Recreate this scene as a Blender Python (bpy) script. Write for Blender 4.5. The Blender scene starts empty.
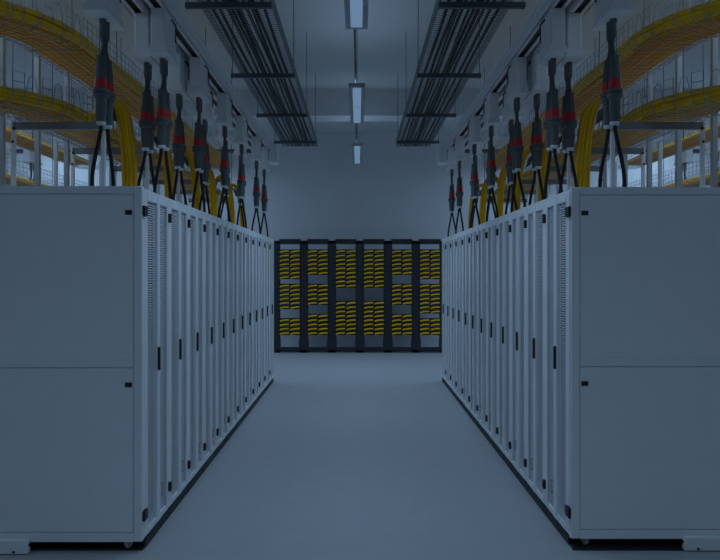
import bpy, math, random
from mathutils import Vector, Matrix
random.seed(4)
SC = bpy.context.scene
C = SC.collection
CAMH = 1.69
def H(h): return CAMH + h
ORD = ['nearest', 'second', 'third', 'fourth', 'fifth', 'sixth', 'seventh', 'eighth', 'ninth', 'tenth', 'eleventh', 'farthest']

# ------------------------------------------------------------------ materials
def mat(name, col, rough=.5, metal=0.0, var=0.0, scale=30, emit=None, estr=0, bump=0.0, bscale=200):
    m = bpy.data.materials.new(name); m.use_nodes = True
    nt = m.node_tree; b = nt.nodes['Principled BSDF']
    b.inputs['Roughness'].default_value = rough; b.inputs['Metallic'].default_value = metal
    tc = nt.nodes.new('ShaderNodeTexCoord'); n = nt.nodes.new('ShaderNodeTexNoise')
    n.inputs['Scale'].default_value = scale; n.inputs['Detail'].default_value = 4
    nt.links.new(tc.outputs['Object'], n.inputs['Vector'])
    r = nt.nodes.new('ShaderNodeValToRGB')
    lo = [max(0, c*(1-var)) for c in col]; hi = [min(1, c*(1+var)) for c in col]
    r.color_ramp.elements[0].color = (*lo, 1); r.color_ramp.elements[1].color = (*hi, 1)
    r.color_ramp.elements[0].position = .3; r.color_ramp.elements[1].position = .7
    nt.links.new(n.outputs['Fac'], r.inputs['Fac']); nt.links.new(r.outputs['Color'], b.inputs['Base Color'])
    if emit:
        b.inputs['Emission Color'].default_value = (*emit, 1); b.inputs['Emission Strength'].default_value = estr
    if bump:
        n2 = nt.nodes.new('ShaderNodeTexNoise'); n2.inputs['Scale'].default_value = bscale
        nt.links.new(tc.outputs['Object'], n2.inputs['Vector'])
        bp = nt.nodes.new('ShaderNodeBump'); bp.inputs['Strength'].default_value = bump; bp.inputs['Distance'].default_value = .002
        nt.links.new(n2.outputs['Fac'], bp.inputs['Height']); nt.links.new(bp.outputs['Normal'], b.inputs['Normal'])
    return m

M = {
 'wall': mat('painted_wall', (.65,.66,.665), .8, var=.02, scale=2),
 'ceil': mat('ceiling_paint', (.62,.63,.64), .85, var=.02, scale=2),
 'floor': mat('epoxy_floor', (.43,.435,.44), .50, var=.03, scale=5, bump=.12, bscale=60),
 'cab': mat('cabinet_white', (.90,.905,.91), .45, var=.01, scale=8),
 'cabin': mat('cabinet_interior', (.16,.17,.18), .7, var=.05),
 'white': mat('white_plastic', (.85,.86,.87), .5, var=.02),
 'alu': mat('trunk_metal', (.80,.81,.84), .4, metal=.1, var=.02),
 'busbar': mat('busbar_channel', (.11,.07,.075), .5, var=.15),
 'black': mat('black_plastic', (.012,.012,.013), .5, var=.1),
 'rub': mat('black_cable', (.008,.008,.009), .6, var=.1),
 'baseb': mat('black_base', (.018,.018,.02), .6, var=.1),
 'grey': mat('connector_grey', (.11,.12,.122), .5, var=.05),
 'greyc': mat('grey_cable', (.085,.095,.098), .5, var=.05),
 'red': mat('connector_red', (.66,.012,.016), .4, var=.04),
 'steel': mat('galvanised_wire', (.36,.365,.38), .45, metal=.3, var=.05),
 'bar': mat('strut_steel', (.27,.27,.275), .5, metal=.2, var=.05),
 'dwire': mat('dark_wire', (.20,.21,.23), .5, metal=.4, var=.05),
 'dbar': mat('dark_strut', (.12,.125,.14), .5, metal=.2, var=.05),
 'yel': mat('yellow_fibre', (1.0,.57,.001), .45, var=.06, scale=6),
 'yel2': mat('deep_yellow_fibre', (1.0,.49,.002), .45, var=.08, scale=6),
 'ora': mat('orange_fibre', (1.0,.38,.002), .5, var=.08, scale=6),
 'post': mat('post_paint', (.44,.445,.45), .6, var=.02),
 'lamp': mat('lamp_diffuser', (.15,.15,.15), .6, emit=(.36,.62,1.0), estr=.32),
 'house': mat('lamp_housing', (.42,.43,.44), .5, var=.03),
 'rack': mat('black_rack_steel', (.02,.023,.03), .5, var=.1),
 'castor': mat('castor_wheel', (.45,.36,.36), .5, var=.1),
 'equip': mat('server_fascia', (.035,.036,.04), .6, var=.3, scale=12),
 'redf': mat('red_fascia', (.55,.05,.06), .5, var=.1),
 'decal': mat('grey_sticker', (.36,.37,.39), .6, var=.05),
}
def perforated(name, hole):
    """sheet steel punched with staggered slots; object space: Y along the sheet, Z up"""
    m = bpy.data.materials.new(name); m.use_nodes = True; nt = m.node_tree
    b = nt.nodes['Principled BSDF']; out = nt.nodes['Material Output']
    b.inputs['Base Color'].default_value = (.87,.88,.89,1); b.inputs['Roughness'].default_value = .5
    tc = nt.nodes.new('ShaderNodeTexCoord'); sp = nt.nodes.new('ShaderNodeSeparateXYZ')
    nt.links.new(tc.outputs['Object'], sp.inputs['Vector'])
    def mth(op, a, b_=None):
        n = nt.nodes.new('ShaderNodeMath'); n.operation = op
        for i, v in enumerate((a, b_)):
            if v is None: continue
            if isinstance(v, (int, float)): n.inputs[i].default_value = v
            else: nt.links.new(v, n.inputs[i])
        return n.outputs[0]
    zr = mth('DIVIDE', sp.outputs['Z'], .0152)
    row = mth('FLOOR', zr); fz = mth('FRACT', zr)
    yo = mth('ADD', mth('DIVIDE', sp.outputs['Y'], .13), mth('MULTIPLY', row, .5))
    fy = mth('FRACT', yo)
    inz = mth('LESS_THAN', mth('ABSOLUTE', mth('SUBTRACT', fz, .5)), hole*.5)
    iny = mth('LESS_THAN', mth('ABSOLUTE', mth('SUBTRACT', fy, .5)), .47)
    h = mth('MULTIPLY', inz, iny)
    tr = nt.nodes.new('ShaderNodeBsdfTransparent'); mx = nt.nodes.new('ShaderNodeMixShader')
    nt.links.new(h, mx.inputs[0]); nt.links.new(b.outputs[0], mx.inputs[1]); nt.links.new(tr.outputs[0], mx.inputs[2])
    nt.links.new(mx.outputs[0], out.inputs['Surface'])
    return m
M['perf'] = perforated('perforated_steel', .55)

# ------------------------------------------------------------------ mesh builder
class MB:
    def __init__(s): s.v = []; s.f = []; s.sm = []
    def box(s, x0, x1, y0, y1, z0, z1):
        if x0 > x1: x0, x1 = x1, x0
        if y0 > y1: y0, y1 = y1, y0
        if z0 > z1: z0, z1 = z1, z0
        n = len(s.v)
        s.v += [(x0,y0,z0),(x1,y0,z0),(x1,y1,z0),(x0,y1,z0),(x0,y0,z1),(x1,y0,z1),(x1,y1,z1),(x0,y1,z1)]
        for q in ((0,3,2,1),(4,5,6,7),(0,1,5,4),(1,2,6,5),(2,3,7,6),(3,0,4,7)):
            s.f.append(tuple(n+i for i in q)); s.sm.append(False)
        return s
    def bbox(s, x0, x1, y0, y1, z0, z1, b=.006):
        """box with chamfered edges (stack of rings)"""
        if x0 > x1: x0, x1 = x1, x0
        if y0 > y1: y0, y1 = y1, y0
        def ring(z, k):
            return [(x0+k,y0+b,z),(x0+b,y0+k,z),(x1-b,y0+k,z),(x1-k,y0+b,z),(x1-k,y1-b,z),(x1-b,y1-k,z),(x0+b,y1-k,z),(x0+k,y1-b,z)]
        n = len(s.v)
        s.v += ring(z0, b*.9) + ring(z0+b, 0) + ring(z1-b, 0) + ring(z1, b*.9)
        for r in range(3):
            for i in range(8):
                j = (i+1) % 8; s.f.append((n+r*8+i, n+r*8+j, n+r*8+8+j, n+r*8+8+i)); s.sm.append(False)
        s.f.append(tuple(n+i for i in reversed(range(8)))); s.f.append(tuple(n+24+i for i in range(8))); s.sm += [False]*2
        return s
    def tube(s, pts, r, k=6, caps=True, smooth=True):
        pts = [Vector(p) for p in pts]; n0 = len(s.v); L = len(pts)
        up = None
        for i, p in enumerate(pts):
            t = (pts[min(i+1, L-1)] - pts[max(i-1, 0)])
            if t.length < 1e-9: t = Vector((0,0,1))
            t.normalize()
            if up is None:
                up = Vector((0,0,1)) if abs(t.z) < .9 else Vector((1,0,0))
            a = t.cross(up)
            if a.length < 1e-6: a = t.cross(Vector((0,1,0)))
            a.normalize(); b = a.cross(t).normalized(); up = b
            rr = r[i] if isinstance(r, (list, tuple)) else r
            for j in range(k):
                an = 2*math.pi*(j+.5)/k
                q = p + a*math.cos(an)*rr + b*math.sin(an)*rr
                s.v.append((q.x,q.y,q.z))
        for i in range(L-1):
            for j in range(k):
                jj = (j+1) % k
                s.f.append((n0+i*k+j, n0+i*k+jj, n0+(i+1)*k+jj, n0+(i+1)*k+j)); s.sm.append(smooth and k > 4)
        if caps:
            s.f.append(tuple(n0+j for j in reversed(range(k)))); s.f.append(tuple(n0+(L-1)*k+j for j in range(k))); s.sm += [False]*2
        return s
    def lathe(s, cx, cy, prof, k=18):
        n0 = len(s.v)
        for (r, z) in prof:
            for j in range(k):
                a = 2*math.pi*j/k; s.v.append((cx+r*math.cos(a), cy+r*math.sin(a), z))
        for i in range(len(prof)-1):
            for j in range(k):
                jj = (j+1) % k; s.f.append((n0+i*k+j, n0+i*k+jj, n0+(i+1)*k+jj, n0+(i+1)*k+j)); s.sm.append(True)
        s.f.append(tuple(n0+j for j in reversed(range(k)))); s.f.append(tuple(n0+(len(prof)-1)*k+j for j in range(k))); s.sm += [False]*2
        return s
    def prism(s, poly, y0, y1):
        """poly in (x,z), extruded along y"""
        n = len(s.v); k = len(poly)
        s.v += [(x, y0, z) for x, z in poly] + [(x, y1, z) for x, z in poly]
        for i in range(k):
            j = (i+1) % k; s.f.append((n+i, n+j, n+k+j, n+k+i)); s.sm.append(False)
        s.f.append(tuple(n+i for i in reversed(range(k)))); s.f.append(tuple(n+k+i for i in range(k))); s.sm += [False]*2
        return s
    def build(s, name, m, parent=None, org=None):
        me = bpy.data.meshes.new(name)
        vs = s.v
        if org is not None: vs = [(a-org[0], b-org[1], c-org[2]) for a, b, c in vs]
        me.from_pydata(vs, [], s.f); me.materials.append(m)
        me.polygons.foreach_set('use_smooth', s.sm); me.update()
        import bmesh
        bm = bmesh.new(); bm.from_mesh(me); bmesh.ops.recalc_face_normals(bm, faces=bm.faces); bm.to_mesh(me); bm.free()
        if any(s.sm):
            try: me.set_sharp_from_angle(angle=math.radians(40))
            except Exception: pass
        o = bpy.data.objects.new(name, me); C.objects.link(o)
        if parent is not None: o.parent = parent
        if org is not None and parent is None: o.location = org
        return o
def tag(o, label=None, cat=None, group=None, kind=None):
    if label: o['label'] = label
    if cat: o['category'] = cat
    if group: o['group'] = group
    if kind: o['kind'] = kind
    return o
def empty(name, loc, label, cat, group=None):
    o = bpy.data.objects.new(name, None); C.objects.link(o); o.location = loc; o.empty_display_size = .1
    return tag(o, label, cat, group)
def copy_tree(o, parent=None):
    c = o.copy(); C.objects.link(c)
    if parent is not None: c.parent = parent
    for ch in list(o.children): copy_tree(ch, c)
    return c
def struct(name, mb, m): return tag(mb.build(name, m), kind='structure')

# ------------------------------------------------------------------ room shell
RX, YB, ZC = 8.6, 17.2, 4.8
struct('floor', MB().box(-RX-.2, RX+.2, -4, YB+.2, -.1, 0), M['floor'])
struct('ceiling', MB().box(-RX-.2, RX+.2, -4, YB+.2, ZC, ZC+.1), M['ceil'])
struct('wall_back', MB().box(-RX-.2, RX+.2, YB, YB+.2, 0, ZC), M['wall'])
struct('wall_left', MB().box(-RX-.2, -RX, -4, YB, 0, ZC), M['wall'])
struct('wall_right', MB().box(RX, RX+.2, -4, YB, 0, ZC), M['wall'])
struct('trim_1', MB().box(-RX, RX, 13.05, 13.55, ZC-.46, ZC), M['ceil'])

# ------------------------------------------------------------------ server cabinets
Y0, W, XF, DEP, ZT = 4.68, .6, 1.30, 1.22, 2.208
ZB = .063
def build_cabinet(s, end, sticker=False):
    """s=-1 left row / +1 right row, built with its near front corner at the origin; x grows away from the aisle"""
    root = bpy.data.objects.new('server_cabinet', None); C.objects.link(root); root.empty_display_size = .1
    X = lambda a: s*a
    w = W-.003
    b = MB()
    e0 = .012 if not end else -.02
    b.box(X(.03), X(DEP), e0, w-.012, ZT-.03, ZT); b.box(X(.03), X(DEP), e0, w-.012, ZB, ZB+.04)
    b.box(X(DEP-.02), X(DEP), e0, w-.012, ZB+.04, ZT-.03)
    b.box(X(.03), X(DEP), w-.012, w, ZB, ZT)
    if not end:
        b.box(X(.03), X(DEP), 0, .012, ZB, ZT)
        b.box(X(.031), X(.06), .012, .045, ZB+.04, ZT-.03)
    else:
        b.box(X(.055), X(DEP-.02), -.026, -.020, ZB+.04, ZT-.03)
        b.bbox(X(.0), X(.053), -.04, .001 if s < 0 else -.020, ZB, ZT, .005)
        if s > 0: b.box(X(.0), X(.03), -.021, .004, ZT-.03, ZT); b.box(X(.0), X(.03), -.021, .004, ZB, ZB+.03)
        b.box(X(DEP-.05), X(DEP), -.04, -.02, ZB, ZT)
        b.box(X(.053), X(DEP-.05), -.04, -.02, ZT-.045, ZT); b.box(X(.053), X(DEP-.05), -.04, -.02, ZB, .118)
    b.box(X(.031), X(.06), w-.045, w-.012, ZB+.04, ZT-.03)
    b.build('frame', M['cab'], root)
    # interior equipment
    e = MB(); e.box(X(.055), X(DEP-.1), .06, w-.06, .12, ZT-.10); eq = e.build('equipment', M['equip'], root)
    rf = MB()
    for z0, z1 in ((1.84,2.02), (.36,.51)):
        rf.box(X(.049), X(.055), .22, .36, z0, z1)
    rf.build('red_fascia', M['redf'], eq); eq.children[0]['label'] = 'red equipment front'
    if end:
        for z0, z1 in ((1.115, ZT-.05), (.122, 1.108)):
            p = MB(); p.bbox(X(.056), X(DEP-.055), -.038, -.027, z0, z1, .003)
            if z0 > 1: p.bbox(X(.056), X(DEP-.055), -.042, -.034, z0+.058, z0+.064, .002)
            po = p.build('side_panel', M['cab'], root)
            zl = 2.05 if z0 > 1 else 1.01
            l = MB(); l.bbox(X(.062), X(.104), -.044, -.036, zl-.014, zl+.014, .002)
            tag(l.build('latch', M['black'], po), 'black latch')
    # castors
    for yy in (.0 if end else .10, w-.10):
        cs = MB()
        n0 = len(cs.v)
        cs.tube([(X(.085), yy, .040), (X(.105), yy, .040)], .027, 14)
        cs.box(X(.075), X(.08), yy-.018, yy+.018, .03, ZB); cs.box(X(.11), X(.115), yy-.018, yy+.018, .03, ZB)
        if end or yy > .3: cs.build('castor', M['castor'], root)
    # door
    d = MB()
    yl = [.045, .10, .325, .365, .575-.0, w-.002]
    ylo, yhi = .006, w-.003
    z0, z1 = ZB+.006, ZT-.012
    s1, s2 = (.072, .300), (.362, .560)
    def vb(a, c, t=.0): d.bbox(X(0+t), X(.028), a, c, z0, z1, .004)
    vb(ylo, s1[0]); vb(s2[1], yhi)
    d.bbox(X(-.006), X(.028), s1[1], s2[0], z0, z1, .005)
    zs0, zs1 = .105, ZT-.075
    for a, c in (s1, s2):
        d.box(X(.001), X(.027), a, c, zs1, z1); d.box(X(.001), X(.027), a, c, z0, zs0)
    # raised ribs along the mesh edges
    for a in (s1[0], s2[1]): d.bbox(X(-.004), X(.01), a-.008, a+.004, z0+.02, z1-.02, .002)
    do = d.build('door', M['cab'], root)
    for a, c in (s1, s2):
        MB().box(X(.012), X(.0135), a, c, zs0, zs1).build('perforated_panel', M['perf'], do)
    hd = MB(); hd.bbox(X(-.020), X(-.004), .298, .316, 1.055, 1.205, .004)
    tag(hd.build('handle', M['black'], do), 'black door handle')
    for zz in (2.060, .215):
        hg = MB(); hg.bbox(X(-.016), X(.02), -.036 if end else .004, .045 if end and s > 0 else .032, zz-.031, zz+.031, .003)
        tag(hg.build('hinge', M['black'], do), 'black hinge')
    st = MB()
    if sticker:
        st.box(X(.0105), X(.0118), .46, .515, .205, .29)
        tag(st.build('sticker', M['decal'], do), 'small grey square sticker')
    else:
        for p in ([(.45,.28),(.50,.28)], [(.50,.28),(.455,.20)], [(.455,.20),(.51,.20)], [(.46,.24),(.50,.245)]):
            st.tube([(X(.0112), y, z) for y, z in p], .0035, 4)
        tag(st.build('printed_mark', M['decal'], do), 'small dark printed mark')
    return root
for s, side in ((-1, 'left'), (1, 'right')):
    YS = Y0 if s < 0 else Y0+.055
    first = build_cabinet(s, True); mid = None
    for k in range(12):
        if k == 0: r = first
        elif k == 1: mid = r = build_cabinet(s, False)
        elif k == 2 and s > 0: r = build_cabinet(s, False, True)
        else: r = copy_tree(mid)
        r.location = (s*XF, YS+W*k, 0)
        lab = {0: f'nearest white server cabinet of the {side} row, its plain two-panel end facing us',
               11: f'last white server cabinet at the far end of the {side} row'}.get(k,
               f'white server cabinet with slotted door, {ORD[k]} from the near end of the {side} row')
        if k == 2 and s > 0: lab = 'white server cabinet with a square grey sticker low on its slotted door, right row'
        tag(r, lab, 'server cabinet', f'server cabinets of the {side} row')
    # black base under the row
    b = MB(); b.box(s*(XF+.006), s*(XF+DEP), 4.67, YS+12*W, 0, .012)
    b.box(s*(XF+.002), s*(XF+.012), YS+.03, YS+12*W, .0, .055)
    for k in range(1, 12): b.box(s*(XF-.001), s*(XF+.003), YS+W*k-.006, YS+W*k+.006, 0, .034)
    b.box(s*(XF+.02), s*(XF+DEP), YS+.22, YS+.23, .012, .055)
    tag(b.build('floor_plinth', M['baseb']), f'black metal plinth strip on the floor under the {side} cabinet row', 'plinth')
    f = MB(); f.bbox(s*(XF+.672), s*(XF+DEP+.02), YS-.085, YS-.044, .004, .088, .006)
    fo = empty('stabiliser_bracket', (0,0,0), f'pale metal foot bracket at the base of the nearest {side} cabinet', 'bracket', None)
    f.build('bracket_body', M['cab'], fo)
    f = MB(); f.tube([(s*(XF+.755), YS-.088, .018), (s*(XF+.755), YS-.08, .018)], .008, 10)
    f.build('bolt', M['black'], fo)
    f = MB(); f.tube([(s*(XF+.668), YS-.065, .055), (s*(XF+.675), YS-.065, .055)], .010, 10)
    f.build('bolt', M['black'], fo)

# ------------------------------------------------------------------ busways, tap-off boxes, connectors
HB, HT = 1.915, 2.04
def busway(s, side, xi, y0, y1, lab):
    """C channel open below: xi = aisle-side face"""
    xo = xi+.13
    t = empty('busbar_trunk', (0,0,0), lab, 'busbar trunking')
    m = MB()
    m.box(s*xi, s*(xi+.008), y0, y1, H(HB), H(HT)); m.box(s*(xo-.008), s*xo, y0, y1, H(HB), H(HT))
    m.box(s*xi, s*xo, y0, y1, H(HT-.012), H(HT))
    m.box(s*xi, s*(xi+.038), y0, y1, H(HB), H(HB+.008)); m.box(s*(xo-.038), s*xo, y0, y1, H(HB), H(HB+.008))
    # ribs of the aluminium profile
    m.box(s*(xi-.010), s*xi, y0, y1, H(HT-.022), H(HT)); m.box(s*(xi-.007), s*xi, y0, y1, H(HB), H(HB+.018)); m.box(s*(xi-.005), s*xi, y0, y1, H(1.978), H(1.986))
    m.build('channel', M['alu'], t)
    c = MB()
    c.box(s*(xi+.012), s*(xo-.012), y0+.01, y1-.01, H(HB+.03), H(HT-.014))
    tag(c.build('busbar', M['busbar'], t), 'dark red-brown conductor inside the slot')
    h = MB()
    yy = y0+.5
    while yy < y1:
        h.tube([(s*(xi+.065), yy, H(HT)), (s*(xi+.065), yy, ZC)], .003, 6); yy += 3.0
    h.build('hanger_rod', M['white'], t)
    return t
def tapbox(s, x, y, lab, group):
    """body 0.10 wide, 0.38 long"""
    t = empty('tap_off_box', (s*x, y, H(1.915)), lab, 'tap-off box', group)
    m = MB(); m.bbox(-.05, .05, -.17, .20, -.265, -.001, .006)
    m.build('box_body', M['white'], t)
    f = MB()
    n = len(f.v)
    f.v += [(-.05,-.17,-.262),(.05,-.17,-.262),(.05,.20,-.262),(-.05,.20,-.262),(-.068,-.185,-.318),(.068,-.185,-.318),(.068,.215,-.318),(-.068,.215,-.318),
            (-.068,-.185,-.330),(.068,-.185,-.330),(.068,.215,-.330),(-.068,.215,-.330)]
    for a in (0, 4):
        for i in range(4):
            j = (i+1) % 4; f.f.append((n+a+i, n+a+j, n+a+4+j, n+a+4+i)); f.sm.append(False)
    f.f.append((n,n+1,n+2,n+3)); f.f.append((n+8,n+9,n+10,n+11)); f.sm += [False]*2
    f.build('cable_entry_flange', M['white'], t)
    l = MB(); l.box(-s*.05, -s*.056, .155, .172, -.16, -.03); l.box(-s*.05, -s*.058, .02, .172, -.034, -.022)
    tag(l.build('latch_lever', M['black'], t), 'black lever')
    return t
def connector(s, x, y, dx, dy, lab, group):
    """hanging power connector: socket, red ring, plug and black cable down into the cabinet roof"""
    t = empty('power_connector', (s*x, y, 0), lab, 'power connector', group)
    oy = .028 if dy == 0 else -.028
    MB().lathe(0, oy, [(.021,H(1.59)),(.022,H(1.585)),(.022,H(1.48)),(.019,H(1.47))]).build('strain_relief', M['grey'], t)
    wob = .012*s*(1 if dy > 0 else -1)
    MB().tube([(0,oy,H(1.48)),(wob*.6,oy*.9,H(1.44)),(wob*.7,oy*.6,H(1.40)),(wob*.4,oy*.2,H(1.36)),(0,0,H(1.33))], .0160, 10).build('supply_cable', M['greyc'], t)
    MB().lathe(0, 0, [(.022,H(1.35)),(.028,H(1.348)),(.028,H(1.325)),(.0255,H(1.32)),(.029,H(1.30)),(.036,H(1.215)),(.036,H(1.20))]).build('socket_body', M['grey'], t)
    rr = MB(); rr.lathe(0, 0, [(.037,H(1.202)),(.0385,H(1.19)),(.0385,H(1.145)),(.037,H(1.135))]); rr.bbox(-.008, .008, -.046, -.03, H(1.13), H(1.155), .003)
    tag(rr.build('red_ring', M['red'], t), 'bright red ring')
    MB().lathe(0, 0, [(.044,H(1.14)),(.050,H(1.135)),(.050,H(1.118)),(.043,H(1.114)),(.049,H(1.108)),(.049,H(1.09)),(.035,H(1.08)),(.033,H(1.0)),(.028,H(.955)),(.027,H(.93)),(.027,H(.925))]).build('plug_body', M['grey'], t)
    MB().lathe(0, 0, [(.029,H(.935)),(.030,H(.93)),(.027,H(.918)),(.018,H(.912))]).build('gland_nut', M['alu'], t)
    zt, zb = H(.918), ZT-.004
    pts = []
    for i in range(11):
        u = i/10; e = u*u*(3-2*u)
        pts.append((dx*(.85*e+.15*math.sin(u*math.pi)), dy*e, zt+(zb-zt)*u))
    tag(MB().tube(pts, .0125, 10).build('cable', M['rub'], t), 'black cable')
    return t
PL = [(1.60,4.81),(1.60,5.81),(1.45,5.70),(1.60,6.84),(1.45,6.98),(1.60,8.00),(1.45,8.33),(1.45,9.54),(1.60,9.25),(1.45,10.95),(1.45,11.85),(1.60,10.45)]
PL.sort(key=lambda p: (p[1], p[0]))
for s, side in ((-1, 'left'), (1, 'right')):
    busway(s, side, 1.385, 2.6, 12.15, f'pale busbar trunk along the aisle edge above the {side} cabinet row')
    busway(s, side, 1.555, 2.6, 12.15, f'pale busbar trunk behind the aisle-edge one above the {side} cabinet row')
    for i, (x, y) in enumerate(PL):
        io = 'aisle-edge' if x < 1.5 else 'rear'
        n = sum(1 for q in PL[:i] if abs(q[0]-x) < .01)
        o = ORD[n]
        tapbox(s, x, y+.04, f'white tap-off box, {o} along the {io} trunk of the {side} row', f'tap-off boxes over the {side} row')
        for j in range(2):
            rnd = random.uniform(-.012, .012)
            connector(s, x, y+.02+j*.12-.03, (s*.060 if j == 0 else -s*.042)+rnd, (.0 if j == 0 else .03),
                      f'grey connector with red ring, {"front" if j == 0 else "rear"} of the pair under the {o} {io} box, {side} row',
                      f'power connectors over the {side} row')
    # end feed box and cross busway
    m = MB(); m.bbox(s*1.28, s*1.42, 12.15, 12.5, H(1.73), H(2.22), .01); m.box(s*1.275, s*1.28, 12.2, 12.25, H(1.85), H(1.98))
    m.box(s*1.34, s*1.36, 12.3, 12.32, H(2.22), ZC)
    fb = m.build('feed_box', M['white']); tag(fb, f'pale square feed box closing the far end of the {side} trunks', 'feed box')
    t = empty('cross_duct', (0,0,0), f'pale horizontal duct with a dark underside leading away from the {side} feed box', 'duct')
    MB().bbox(s*1.42, s*7.6, 12.28, 12.45, H(1.96), H(2.16), .008).build('duct_cover', M['alu'], t)
    MB().box(s*1.70, s*7.6, 12.29, 12.44, H(1.915), H(1.96)).build('duct_slot', M['busbar'], t)
    for xx in (1.9, 4.2, 6.8): MB().tube([(s*xx, 12.36, H(2.155)), (s*xx, 12.36, ZC)], .003, 6).build('hanger_rod', M['white'], t)

# ------------------------------------------------------------------ wire baskets with yellow fibre
def arc_path(s, x, xm, yc, yend, turn=math.pi, n=22, other_end=None):
    """straight run at x from yend towards the camera, then a U-turn about xm to the mirrored run (xm*2-x)"""
    R = xm-x; pts = []
    y = yend
    while y > yc+.001: pts.append((x, y)); y -= .3
    for i in range(n+1):
        a = turn*i/n
        pts.append((xm-R*math.cos(a), yc-R*math.sin(a)))
    if turn > 3 and other_end:
        y = yc+.3
        while y < other_end: pts.append((2*xm-x, y)); y += .3
    return [(s*p, q) for p, q in pts]
XM, YC, YE = 3.15, 5.55, 12.0
def resample(pts, step):
    out = [Vector(pts[0])]; acc = 0
    for a, b in zip(pts, pts[1:]):
        a = Vector(a); b = Vector(b); L = (b-a).length; d = step-acc
        while d <= L: out.append(a+(b-a)*(d/L)); d += step
        acc = L-(d-step)
    return out
def basket(s, side, h0, htop, lab, wat=()):
    """U-turn wire basket: floor h0, side walls to htop; spans x 1.95..2.33 and the mirrored run 3.97..4.35"""
    t = empty('wire_basket_tray', (0,0,0), lab, 'cable tray')
    m = MB(); r = .0029
    xi, xo = 1.95, 2.41
    nL = 8
    for i in range(nL+1):
        x = xi+.012+(xo-xi-.024)*i/nL
        p = [(a, b, H(h0+(.014 if i in (0, nL) else 0))) for a, b in arc_path(s, x, XM, YC, YE, other_end=YE)]
        m.tube(p, r, 4, caps=False)
    hh = htop-h0
    # side wall wires, whole on the straight runs only
    for x in (xi, xo):
        for k in (.25, .5, .75, 1.0):
            st = [(s*x, YC+.02, H(h0+hh*k)), (s*x, YE, H(h0+hh*k))]
            m.tube(st, r, 4, caps=False)
            m.tube([(s*(2*XM-x), a[1], a[2]) for a in st], r, 4, caps=False)
    m.build('tray_wires', M['steel'], t)
    # cross wires
    m = MB()
    y = YC
    while y < YE:
        for mx in (0, 1):
            f = (lambda v: 2*XM-v) if mx else (lambda v: v)
            m.tube([(s*f(xi),y,H(htop)),(s*f(xi),y,H(h0+.045)),(s*f(xi+.014),y,H(h0+.014)),(s*f(xi+.045),y,H(h0)),(s*f(xo-.045),y,H(h0)),(s*f(xo-.014),y,H(h0+.014)),(s*f(xo),y,H(h0+.045)),(s*f(xo),y,H(htop))], r, 4, caps=False)
        y += .1
    # in the bend: cut side walls, panels of two wires alternating with hooked single wires
    nb = 34
    for R, out in ((XM-xi, True), (XM-xo, False)):
        for i in range(nb):
            a0 = math.pi*i/nb; a1 = math.pi*(i+1)/nb
            P = lambda a, h, R=R: (s*(XM-R*math.cos(a)), YC-R*math.sin(a), H(h))
            sg = 1 if out else -1
            F = lambda a: [P(a,h0,R-sg*.10), P(a,h0,R-sg*.045), P(a,h0+.014,R-sg*.014), P(a,h0+.045,R)]
            if i % 2 == 0:
                b1 = a0+(a1-a0)*.75
                m.tube(F(a0)+[P(a0,htop),P(b1,htop)]+F(b1)[::-1], r, 4, caps=False)
                m.tube([P(a0,h0+hh*.7),P(b1,h0+hh*.7)], r, 4, caps=False)
                m.tube([P(a0,h0+hh*.4),P(b1,h0+hh*.4)], r, 4, caps=False)
            else:
                am = (a0+a1)/2
                m.tube(F(a0)+[P(am-.02,h0+hh*.9),P(am,h0+hh*.97),P(am+.02,h0+hh*.9)]+F(a1)[::-1], r, 4, caps=False)
    for i in range(46):
        a = math.pi*(i+.5)/46
        m.tube([(s*(XM-R*math.cos(a)), YC-R*math.sin(a), H(h0)) for R in (XM-xi-.04, XM-xo+.04)], r, 4, caps=False)
    m.build('cross_wires', M['steel'], t)
    for y in wat:
        w = MB(); w.tube([(s*1.985, y, H(htop-.08)), (s*1.95, y, H(htop+.0)), (s*1.90, y, H(htop+.0)), (s*1.865, y, H(htop-.07))], .004, 6)
        n = len(w.v); ys = (y-.08, y+.08)
        pr = [(1.99, htop-.10), (1.955, htop-.01), (1.90, htop+.005), (1.86, htop-.03), (1.845, htop-.12)]
        w.prism([(s*a, H(b)) for a, b in pr] + [(s*(a-.002), H(b-.006)) for a, b in reversed(pr)], y-.085, y+.085)
        tag(w.build('waterfall_plate', M['dbar'], t), 'dark curved exit plate')
    return t
def fibre(s, side, h0, ntop, what):
    """yellow cables following the same U path"""
    grp = f'yellow fibre cables in the {what} basket over the {side} row'
    lab = f'yellow fibre cable lying in the {what} wire basket over the {side} row'
    rows = []
    n1 = 9
    up = what == 'upper'
    if not up: n1 = 7
    wd = .33 if up else .30
    for i in range(n1): rows.append((1.985+wd*i/(n1-1), h0+(.022 if i else .034), .0185 if up else .016))
    for i in range(n1-2): rows.append((1.985+(wd-.04)*i/(n1-3)*(1 if up else .55), h0+.056, .0185))
    for i in range(ntop): rows.append((1.978+.042*i, h0+.090, .0185))
    for q, (x, h, r) in enumerate(rows):
        ph = random.uniform(0, 6.28)
        base = arc_path(s, x, XM, YC, YE-.1, other_end=YE-.2)
        p = []
        for i, (a, b) in enumerate(base):
            p.append((a+.004*math.sin(i*1.3+ph), b, H(h)+.004*math.sin(i*.9+2*ph)))
        m = M['yel'] if h > h0+.03 or q == 0 else random.choice([M['ora'], M['yel2'], M['yel2'], M['yel']])
        o = MB().tube(p, r, 8).build('fibre_cable', m)
        tag(o, lab, 'cable', grp)
DROPS = [5.90, 7.15, 8.35, 9.35, 10.65, 11.7]
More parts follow.
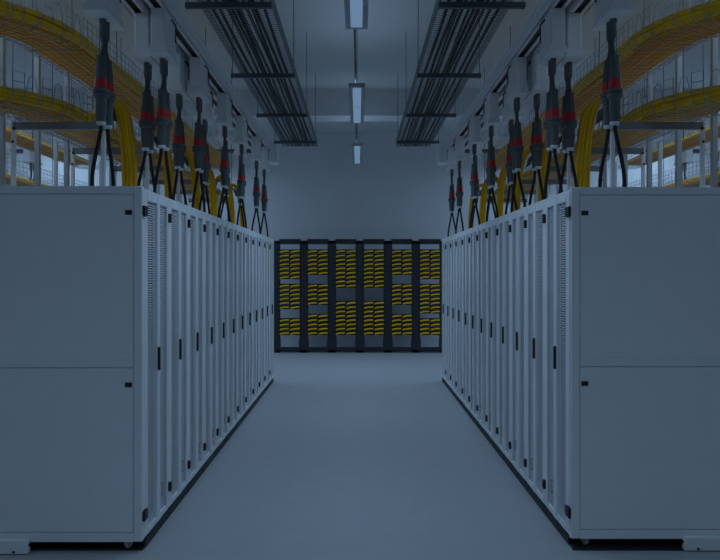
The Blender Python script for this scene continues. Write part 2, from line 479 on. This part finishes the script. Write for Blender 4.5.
for s, side in ((-1, 'left'), (1, 'right')):
    basket(s, side, 1.595, 1.81, f'upper steel wire basket bending over the {side} cabinet row', ())
    basket(s, side, 1.06, 1.27, f'lower steel wire basket bending over the {side} cabinet row', DROPS)
    fibre(s, side, 1.595, 5, 'upper'); fibre(s, side, 1.06, 5, 'lower')
    for i, y in enumerate(DROPS):
        t = empty('cable_bundle', (s*(1.77 if s < 0 else 1.74), y, ZT), f'yellow cable bundle dropping to the {side} row cabinets, {ORD[i] if i < 5 else "farthest"} from us', 'cable bundle', f'yellow drop bundles of the {side} row')
        nx = 4 if i == 0 else 3
        for a in range(nx):
            for c in range(2):
                ox = (a-(nx-1)/2)*.0265; oy = (c-.5)*.036+random.uniform(-.006,.006)
                hs = 1.10+.01*c
                P = [(2.06+ox*.3, hs-.02), (2.0+ox*.3, 1.20), (1.95+ox*.4, 1.285), (1.90+ox*.5, 1.315), (1.85+ox*.7, 1.29), (1.80+ox, 1.21), (1.77+ox, 1.05), (1.755+ox, .9), (1.745+ox*1.05, .7), (1.74+ox*1.1, ZT-.005-CAMH)]
                if a % 2: P = [(u, v+.012) if 0 < k < 8 else (u, v) for k, (u, v) in enumerate(P)]
                # smooth it
                Q = []
                for k in range(len(P)-1):
                    p0 = P[max(k-1,0)]; p1 = P[k]; p2 = P[k+1]; p3 = P[min(k+2,len(P)-1)]
                    for u in (0, .33, .66):
                        Q.append(tuple(.5*((2*p1[d])+(-p0[d]+p2[d])*u+(2*p0[d]-5*p1[d]+4*p2[d]-p3[d])*u*u+(-p0[d]+3*p1[d]-3*p2[d]+p3[d])*u**3) for d in (0,1)))
                Q.append(P[-1])
                pts = [(s*(u-1.77), oy, H(v)-ZT) for u, v in Q]
                MB().tube(pts, .015, 8).build('cable', M['yel'] if (a+c) % 3 else M['yel2'], t)

# ------------------------------------------------------------------ tray support frames standing on the cabinets
for s, side in ((-1, 'left'), (1, 'right')):
    for i, y in enumerate((5.3, 6.4, 7.5, 8.6, 9.7, 10.8)):
        t = empty('tray_support', (s*2.37, y, ZT), f'white post and grey crossbar carrying the lower basket, {ORD[i] if i < 5 else "farthest"} in the {side} row', 'tray support', f'tray supports of the {side} row')
        MB().bbox(-.014, .014, -.014, .014, 0, H(1.055)-ZT, .003).build('post', M['cab'], t)
        b = MB(); b.box(0, -s*.62, -.015, .015, H(.98)-ZT, H(1.03)-ZT); b.build('crossbar', M['bar'], t)
        bb = MB(); bb.tube([(0,-.02,H(.895)-ZT),(0,-.013,H(.895)-ZT)], .009, 10); bb.tube([(-s*.01,-.025,H(.985)-ZT),(-s*.01,-.013,H(.985)-ZT)], .010, 10)
        b = MB(); b.bbox(-s*.605, -s*.632, -.014, .014, 0, H(.965)-ZT, .003); b.build('post', M['cab'], t)
        tag(bb.build('bolt', M['black'], t), 'dark bolt heads')
    for i, y in enumerate((6.04, 7.1, 8.2)):
        p = MB(); p.bbox(-.014, .014, -.014, .014, 0, H(1.02)-ZT, .003); p.tube([(0,-.02,H(.895)-ZT),(0,-.013,H(.895)-ZT)], .009, 10)
        o = p.build('slim_post', M['cab']); o.location = (s*2.37, y, ZT)
        tag(o, f'slim white post on the cabinet roofs, {ORD[i]} of the single ones in the {side} row', 'post', f'slim posts of the {side} row')
    for i in range(10):
        y = 5.58+.62*i
        p = MB(); p.bbox(-.020, .020, -.020, .020, 0, H(1.80), .004)
        o = p.build('tall_post', M['post']); o.location = (s*2.58, y, 0)
        tag(o, f'tall pale post behind the {side} cabinet row, {ORD[i]} from the near end', 'post', f'tall posts behind the {side} row')
    # thin ceiling rods holding the baskets
    k = 0
    for y in (5.75, 7.75, 9.75, 11.75):
        for x in (1.93, 2.43, 3.87, 4.37):
            k += 1
            p = MB(); p.tube([(0,0,H(.99)-3),(0,0,ZC-3)], .0045, 6)
            o = p.build('hanger_rod', M['dwire']); o.location = (s*x, y, 3)
            tag(o, f'thin steel rod from the ceiling holding the stacked baskets over the {side} row', 'hanger rod', f'basket hanger rods of the {side} row')
    # next row's busway and connectors seen under the baskets
    busway(s, side, 4.70, 7.5, 12.1, f'busbar trunk over the next row beyond the {side} cabinets')
    for i, y in enumerate((8.2, 9.2, 10.2, 11.2)):
        tapbox(s, 4.765, y+.04, f'white tap-off box over the next row beyond the {side} cabinets, {ORD[i]} one', f'tap-off boxes beyond the {side} row')
        for j in range(2):
            connector(s, 4.765, y+.02+j*.12-.03, (s*.05 if j == 0 else -s*.05), 0, f'small distant connector beyond the {side} cabinets, {"front" if j == 0 else "rear"} of the {ORD[i]} pair', f'connectors beyond the {side} row')

# ------------------------------------------------------------------ overhead mesh trays with black cables over the aisle
for s, side in ((-1, 'left'), (1, 'right')):
    h0 = 2.06; xi, xo = .67, 1.22
    SH = 0 if s < 0 else -.042
    t = empty('mesh_cable_tray', (SH,0,0), f'grey wire mesh tray of black cables hanging over the aisle, {side} of the lamps', 'cable tray')
    m = MB(); r = .003
    ya, yb = 2.5, 12.65
    for i in range(12):
        x = xi+(xo-xi)*i/11; m.tube([(s*x,ya,H(h0)),(s*x,yb,H(h0))], r, 4, caps=False)
    for x in (xi, xo):
        for k in (.03, .06, .09): m.tube([(s*x,ya,H(h0+k)),(s*x,yb,H(h0+k))], r, 4, caps=False)
    y = ya
    while y <= yb:
        m.tube([(s*xi,y,H(h0+.09)),(s*xi,y,H(h0)),(s*xo,y,H(h0)),(s*xo,y,H(h0+.09))], r, 4, caps=False); y += .055
    m.build('tray_wires', M['dwire'], t)
    for x in (xi,):
        MB().box(s*(x-.006), s*(x-.002), ya, yb, H(h0-.005), H(h0+.10)).build('side_rail', M['dbar'], t)
    for y in (3.75, 5.87, 7.97, 9.99, 12.05):
        b = MB(); b.box(s*.655, s*1.315, y-.02, y+.02, H(h0-.05), H(h0-.008)); b.build('crossbar', M['dbar'], t)
        for x in (.665, 1.30):
            MB().tube([(s*x,y,H(h0-.06)),(s*x,y,ZC)], .0045, 6).build('hanger_rod', M['dwire'], t)
    for i, x in enumerate((.74, .80, .835, .87, .925, .96, .99, 1.03, 1.09, 1.15)):
        ph = random.uniform(0, 6)
        p = [(SH+s*(x+.006*math.sin(j*.8+ph)), ya+(yb-ya)*j/24, H(h0)+.018) for j in range(25)]
        o = MB().tube(p, .0135, 8).build('power_cable', M['rub'])
        tag(o, f'black power cable in the mesh tray {side} of the lamps', 'cable', f'black cables in the {side} mesh tray')

# ------------------------------------------------------------------ lamps
def lamp(x, y0, lab, grp=None, h=2.0, k=1, k2=1):
    L = 2.05; z = H(h)
    t = empty('linear_lamp', (x, y0, z), lab, 'ceiling lamp', grp)
    hb = MB(); hb.bbox(-.09, .09, 0, L, .012, .045, .006)
    hb.box(-.09, -.062, 0, L, 0, .014); hb.box(.062, .09, 0, L, 0, .014); hb.box(-.062, .062, 0, .03, 0, .014); hb.box(-.062, .062, L-.03, L, 0, .014); hb.box(-.062,-.048,.03,L-.03,.004,.014); hb.box(.048,.062,.03,L-.03,.004,.014)
    hb.build('housing', M['house'], t)
    d = MB(); d.box(-.048, .048, .03, L*.49, .004, .013); d.box(-.048, .048, L*.49+.05, L-.03, .004, .013)
    d.build('diffuser', M['lamp'], t)
    for yy in (.15, L-.15):
        MB().tube([(0,yy,.045),(0,yy,ZC-z)], .004, 6).build('suspension_rod', M['dwire'], t)
    l = bpy.data.lights.new('lamp_light', 'AREA'); l.shape = 'RECTANGLE'; l.size = .11; l.size_y = L-.1
    l.energy = LP*k; l.color = LC; l.spread = math.radians(132 if h < 2.2 else 180)
    o = bpy.data.objects.new('lamp_light', l); C.objects.link(o); o.parent = t; o.location = (0, L/2, -.004)
    if h < 2.2:  # added upward light on top of the housing, brightens the ceiling
        u = bpy.data.lights.new('added_uplight', 'AREA'); u.shape = 'RECTANGLE'; u.size = .14; u.size_y = L-.1; u.energy = UP*k2; u.color = LC
        o = bpy.data.objects.new('added_uplight', u); C.objects.link(o); o.parent = t; o.location = (0, L/2, .05); o.rotation_euler = (math.pi, 0, 0)
    return t
LP = 16.0; UP = 4.6; LC = (.43, .675, 1.0)
LY = [-3.4, .43, 4.29, 8.33, 12.2]
for i, y in enumerate(LY):
    lamp(-.012, y, k=(.5, .65, 1, 1.05, 1.15)[i], k2=(1.1, 1.1, 1.0, .75, .4)[i], lab=['linear lamp behind us over the aisle', 'linear lamp directly over our heads', 'nearest linear lamp in view over the aisle', 'middle linear lamp over the aisle', 'farthest linear lamp over the aisle by the back wall'][i])
for s, side in ((-1,'left'),(1,'right')):
    for x in (3.15, 6.5):  # added lamps, hidden behind the baskets, to brighten back wall and rack gaps
        for i, y in enumerate((.43, 4.29, 8.33, 12.2, 14.5) if x < 4 else (.43, 4.29, 8.33, 12.2, 14.55)):
            k = (.4, .8, .9, .9, .7)[i] if x < 4 else (.4, 1.0, 1.6, 2.0, 2.6)[i]
            lamp(s*x, y, f'added linear lamp, out of view, over the {"service gap behind" if x < 4 else "side aisle beyond"} the {side} cabinets', f'added side lamps {side} {x:.0f}', 2.35 if x < 4 else 3.0, k)
c = MB(); c.tube([(-.028,-1,H(2.09)),(-.028,12.4,H(2.09))], .009, 8)
for y in (-1.2, 2.6, 7.3, 11.3):
    c.tube([(-.028,y+.1,H(2.09)),(-.028,y+.1,ZC)], .004, 6)
tag(c.build('lamp_wiring_conduit', M['black']), 'thin black conduit linking the lamps along the aisle', 'conduit')

# ------------------------------------------------------------------ open frame patch racks at the back wall
YR = 16.12; RW = .586
COLS = {0: [(0,7),(8,6),(16,4)], 1: [(0,6),(8,5),(15,5)], 2: [(0,9),(12,8)], 3: [(0,9),(12,8)], 4: [(0,6),(8,5),(15,5)], 5: [(0,7),(8,7),(16,4)]}
panel_src = None
for k in range(6):
    x0 = -1.719+RW*k; xc = x0+RW/2
    names = ['leftmost', 'second from left', 'third from left', 'fourth from left', 'fifth from left', 'rightmost']
    gaps = ['', '', ' with one wide gap in the middle', ' with one wide gap in the middle', '', '']
    t = empty('patch_rack', (xc, YR, 0), f'black open frame rack of yellow patch cables at the back wall, {names[k]}', 'patch rack', 'patch racks at the back wall')
    m = MB(); hw = RW/2-.001; zt = 2.345
    for sx in (-1, 1):
        m.box(sx*hw, sx*(hw-.075), 0, .06, 0, zt); m.box(sx*hw, sx*(hw-.05), .40, .25, 0, zt)
        m.box(sx*hw, sx*(hw-.03), 0, .25, .0, .10); m.box(sx*hw, sx*(hw-.03), 0, .25, zt-.06, zt)
        m.box(sx*(hw-.075), sx*(hw-.09), .02, .05, 0, zt)
        m.box(sx*hw, sx*(hw-.10), -.02, .03, .06, .30)
    if k in (0, 5): e = -1 if k == 0 else 1; m.box(e*hw, e*(hw+.04), 0, .25, 0, zt)
    m.box(-hw, hw, 0, .05, zt-.06, zt); m.box(-hw, hw, .40, .25, zt-.06, zt)
    m.box(-hw, hw, 0, .05, .02, .115); m.box(-hw, hw, .2, .25, .02, .08)
    m.box(-hw+.07, hw-.07, -.01, .10, zt, zt+.035)
    m.build('rack_frame', M['rack'], t)
    zs = H((272-251.4)*YR/770)
    for a, n in COLS[k]:
        for q in range(n):
            idx = a+q
            z = zs-(idx)*.0899
            if panel_src is None:
                p = MB(); p.box(-.208, .208, .012, .022, -.043, .043); p.box(-.205, .205, -.02, .012, -.040, -.034)
                p.box(-.012, .012, -.045, .012, -.04, .03); p.box(-.210, -.203, -.03, .02, -.04, .04); p.box(.203, .210, -.03, .02, -.04, .04)
                panel_src = p.build('patch_panel', M['rack'], t)
                for sx in (-1, 1):
                    f = MB()
                    for (oy, oz) in ((0,0), (.006,.014), (-.014,-.002)):
                        f.tube([((-.205 if sx < 0 else .018)+.187*u, -.032+oy, -.006+oz - .022*(1-u)**4 + .006*u) for u in (0,.15,.3,.45,.6,.75,.88,1)], .0085, 6)
                    tag(f.build('fibre_bundle', M['yel'], panel_src), 'yellow fibre bundle')
                o = panel_src
            else:
                o = copy_tree(panel_src, t)
            o.location = (0, 0, z)

# ------------------------------------------------------------------ ambient fill light let in where the front wall is left out, camera
w = bpy.data.worlds.new('World'); SC.world = w; w.use_nodes = True
bg = w.node_tree.nodes['Background']; bg.inputs[0].default_value = (.46, .70, 1.0, 1); bg.inputs[1].default_value = .10
cam = bpy.data.cameras.new('Camera'); co = bpy.data.objects.new('Camera', cam); C.objects.link(co)
co.location = (0, 0, CAMH); co.rotation_euler = (math.radians(90), 0, 0)
cam.sensor_fit = 'HORIZONTAL'; cam.sensor_width = 36; cam.lens = 36*770/720
cam.shift_x = 2/720; cam.shift_y = -8/720; cam.clip_end = 100
SC.camera = co
SC.view_settings.view_transform = 'Standard'; SC.view_settings.look = 'None'
SC.view_settings.exposure = 0; SC.view_settings.gamma = 1; SC.view_settings.use_curve_mapping = False
SC.cycles.use_denoising = True
SC.cycles.max_bounces = 8; SC.cycles.diffuse_bounces = 5; SC.cycles.transparent_max_bounces = 12
SC.cycles.sample_clamp_indirect = 4
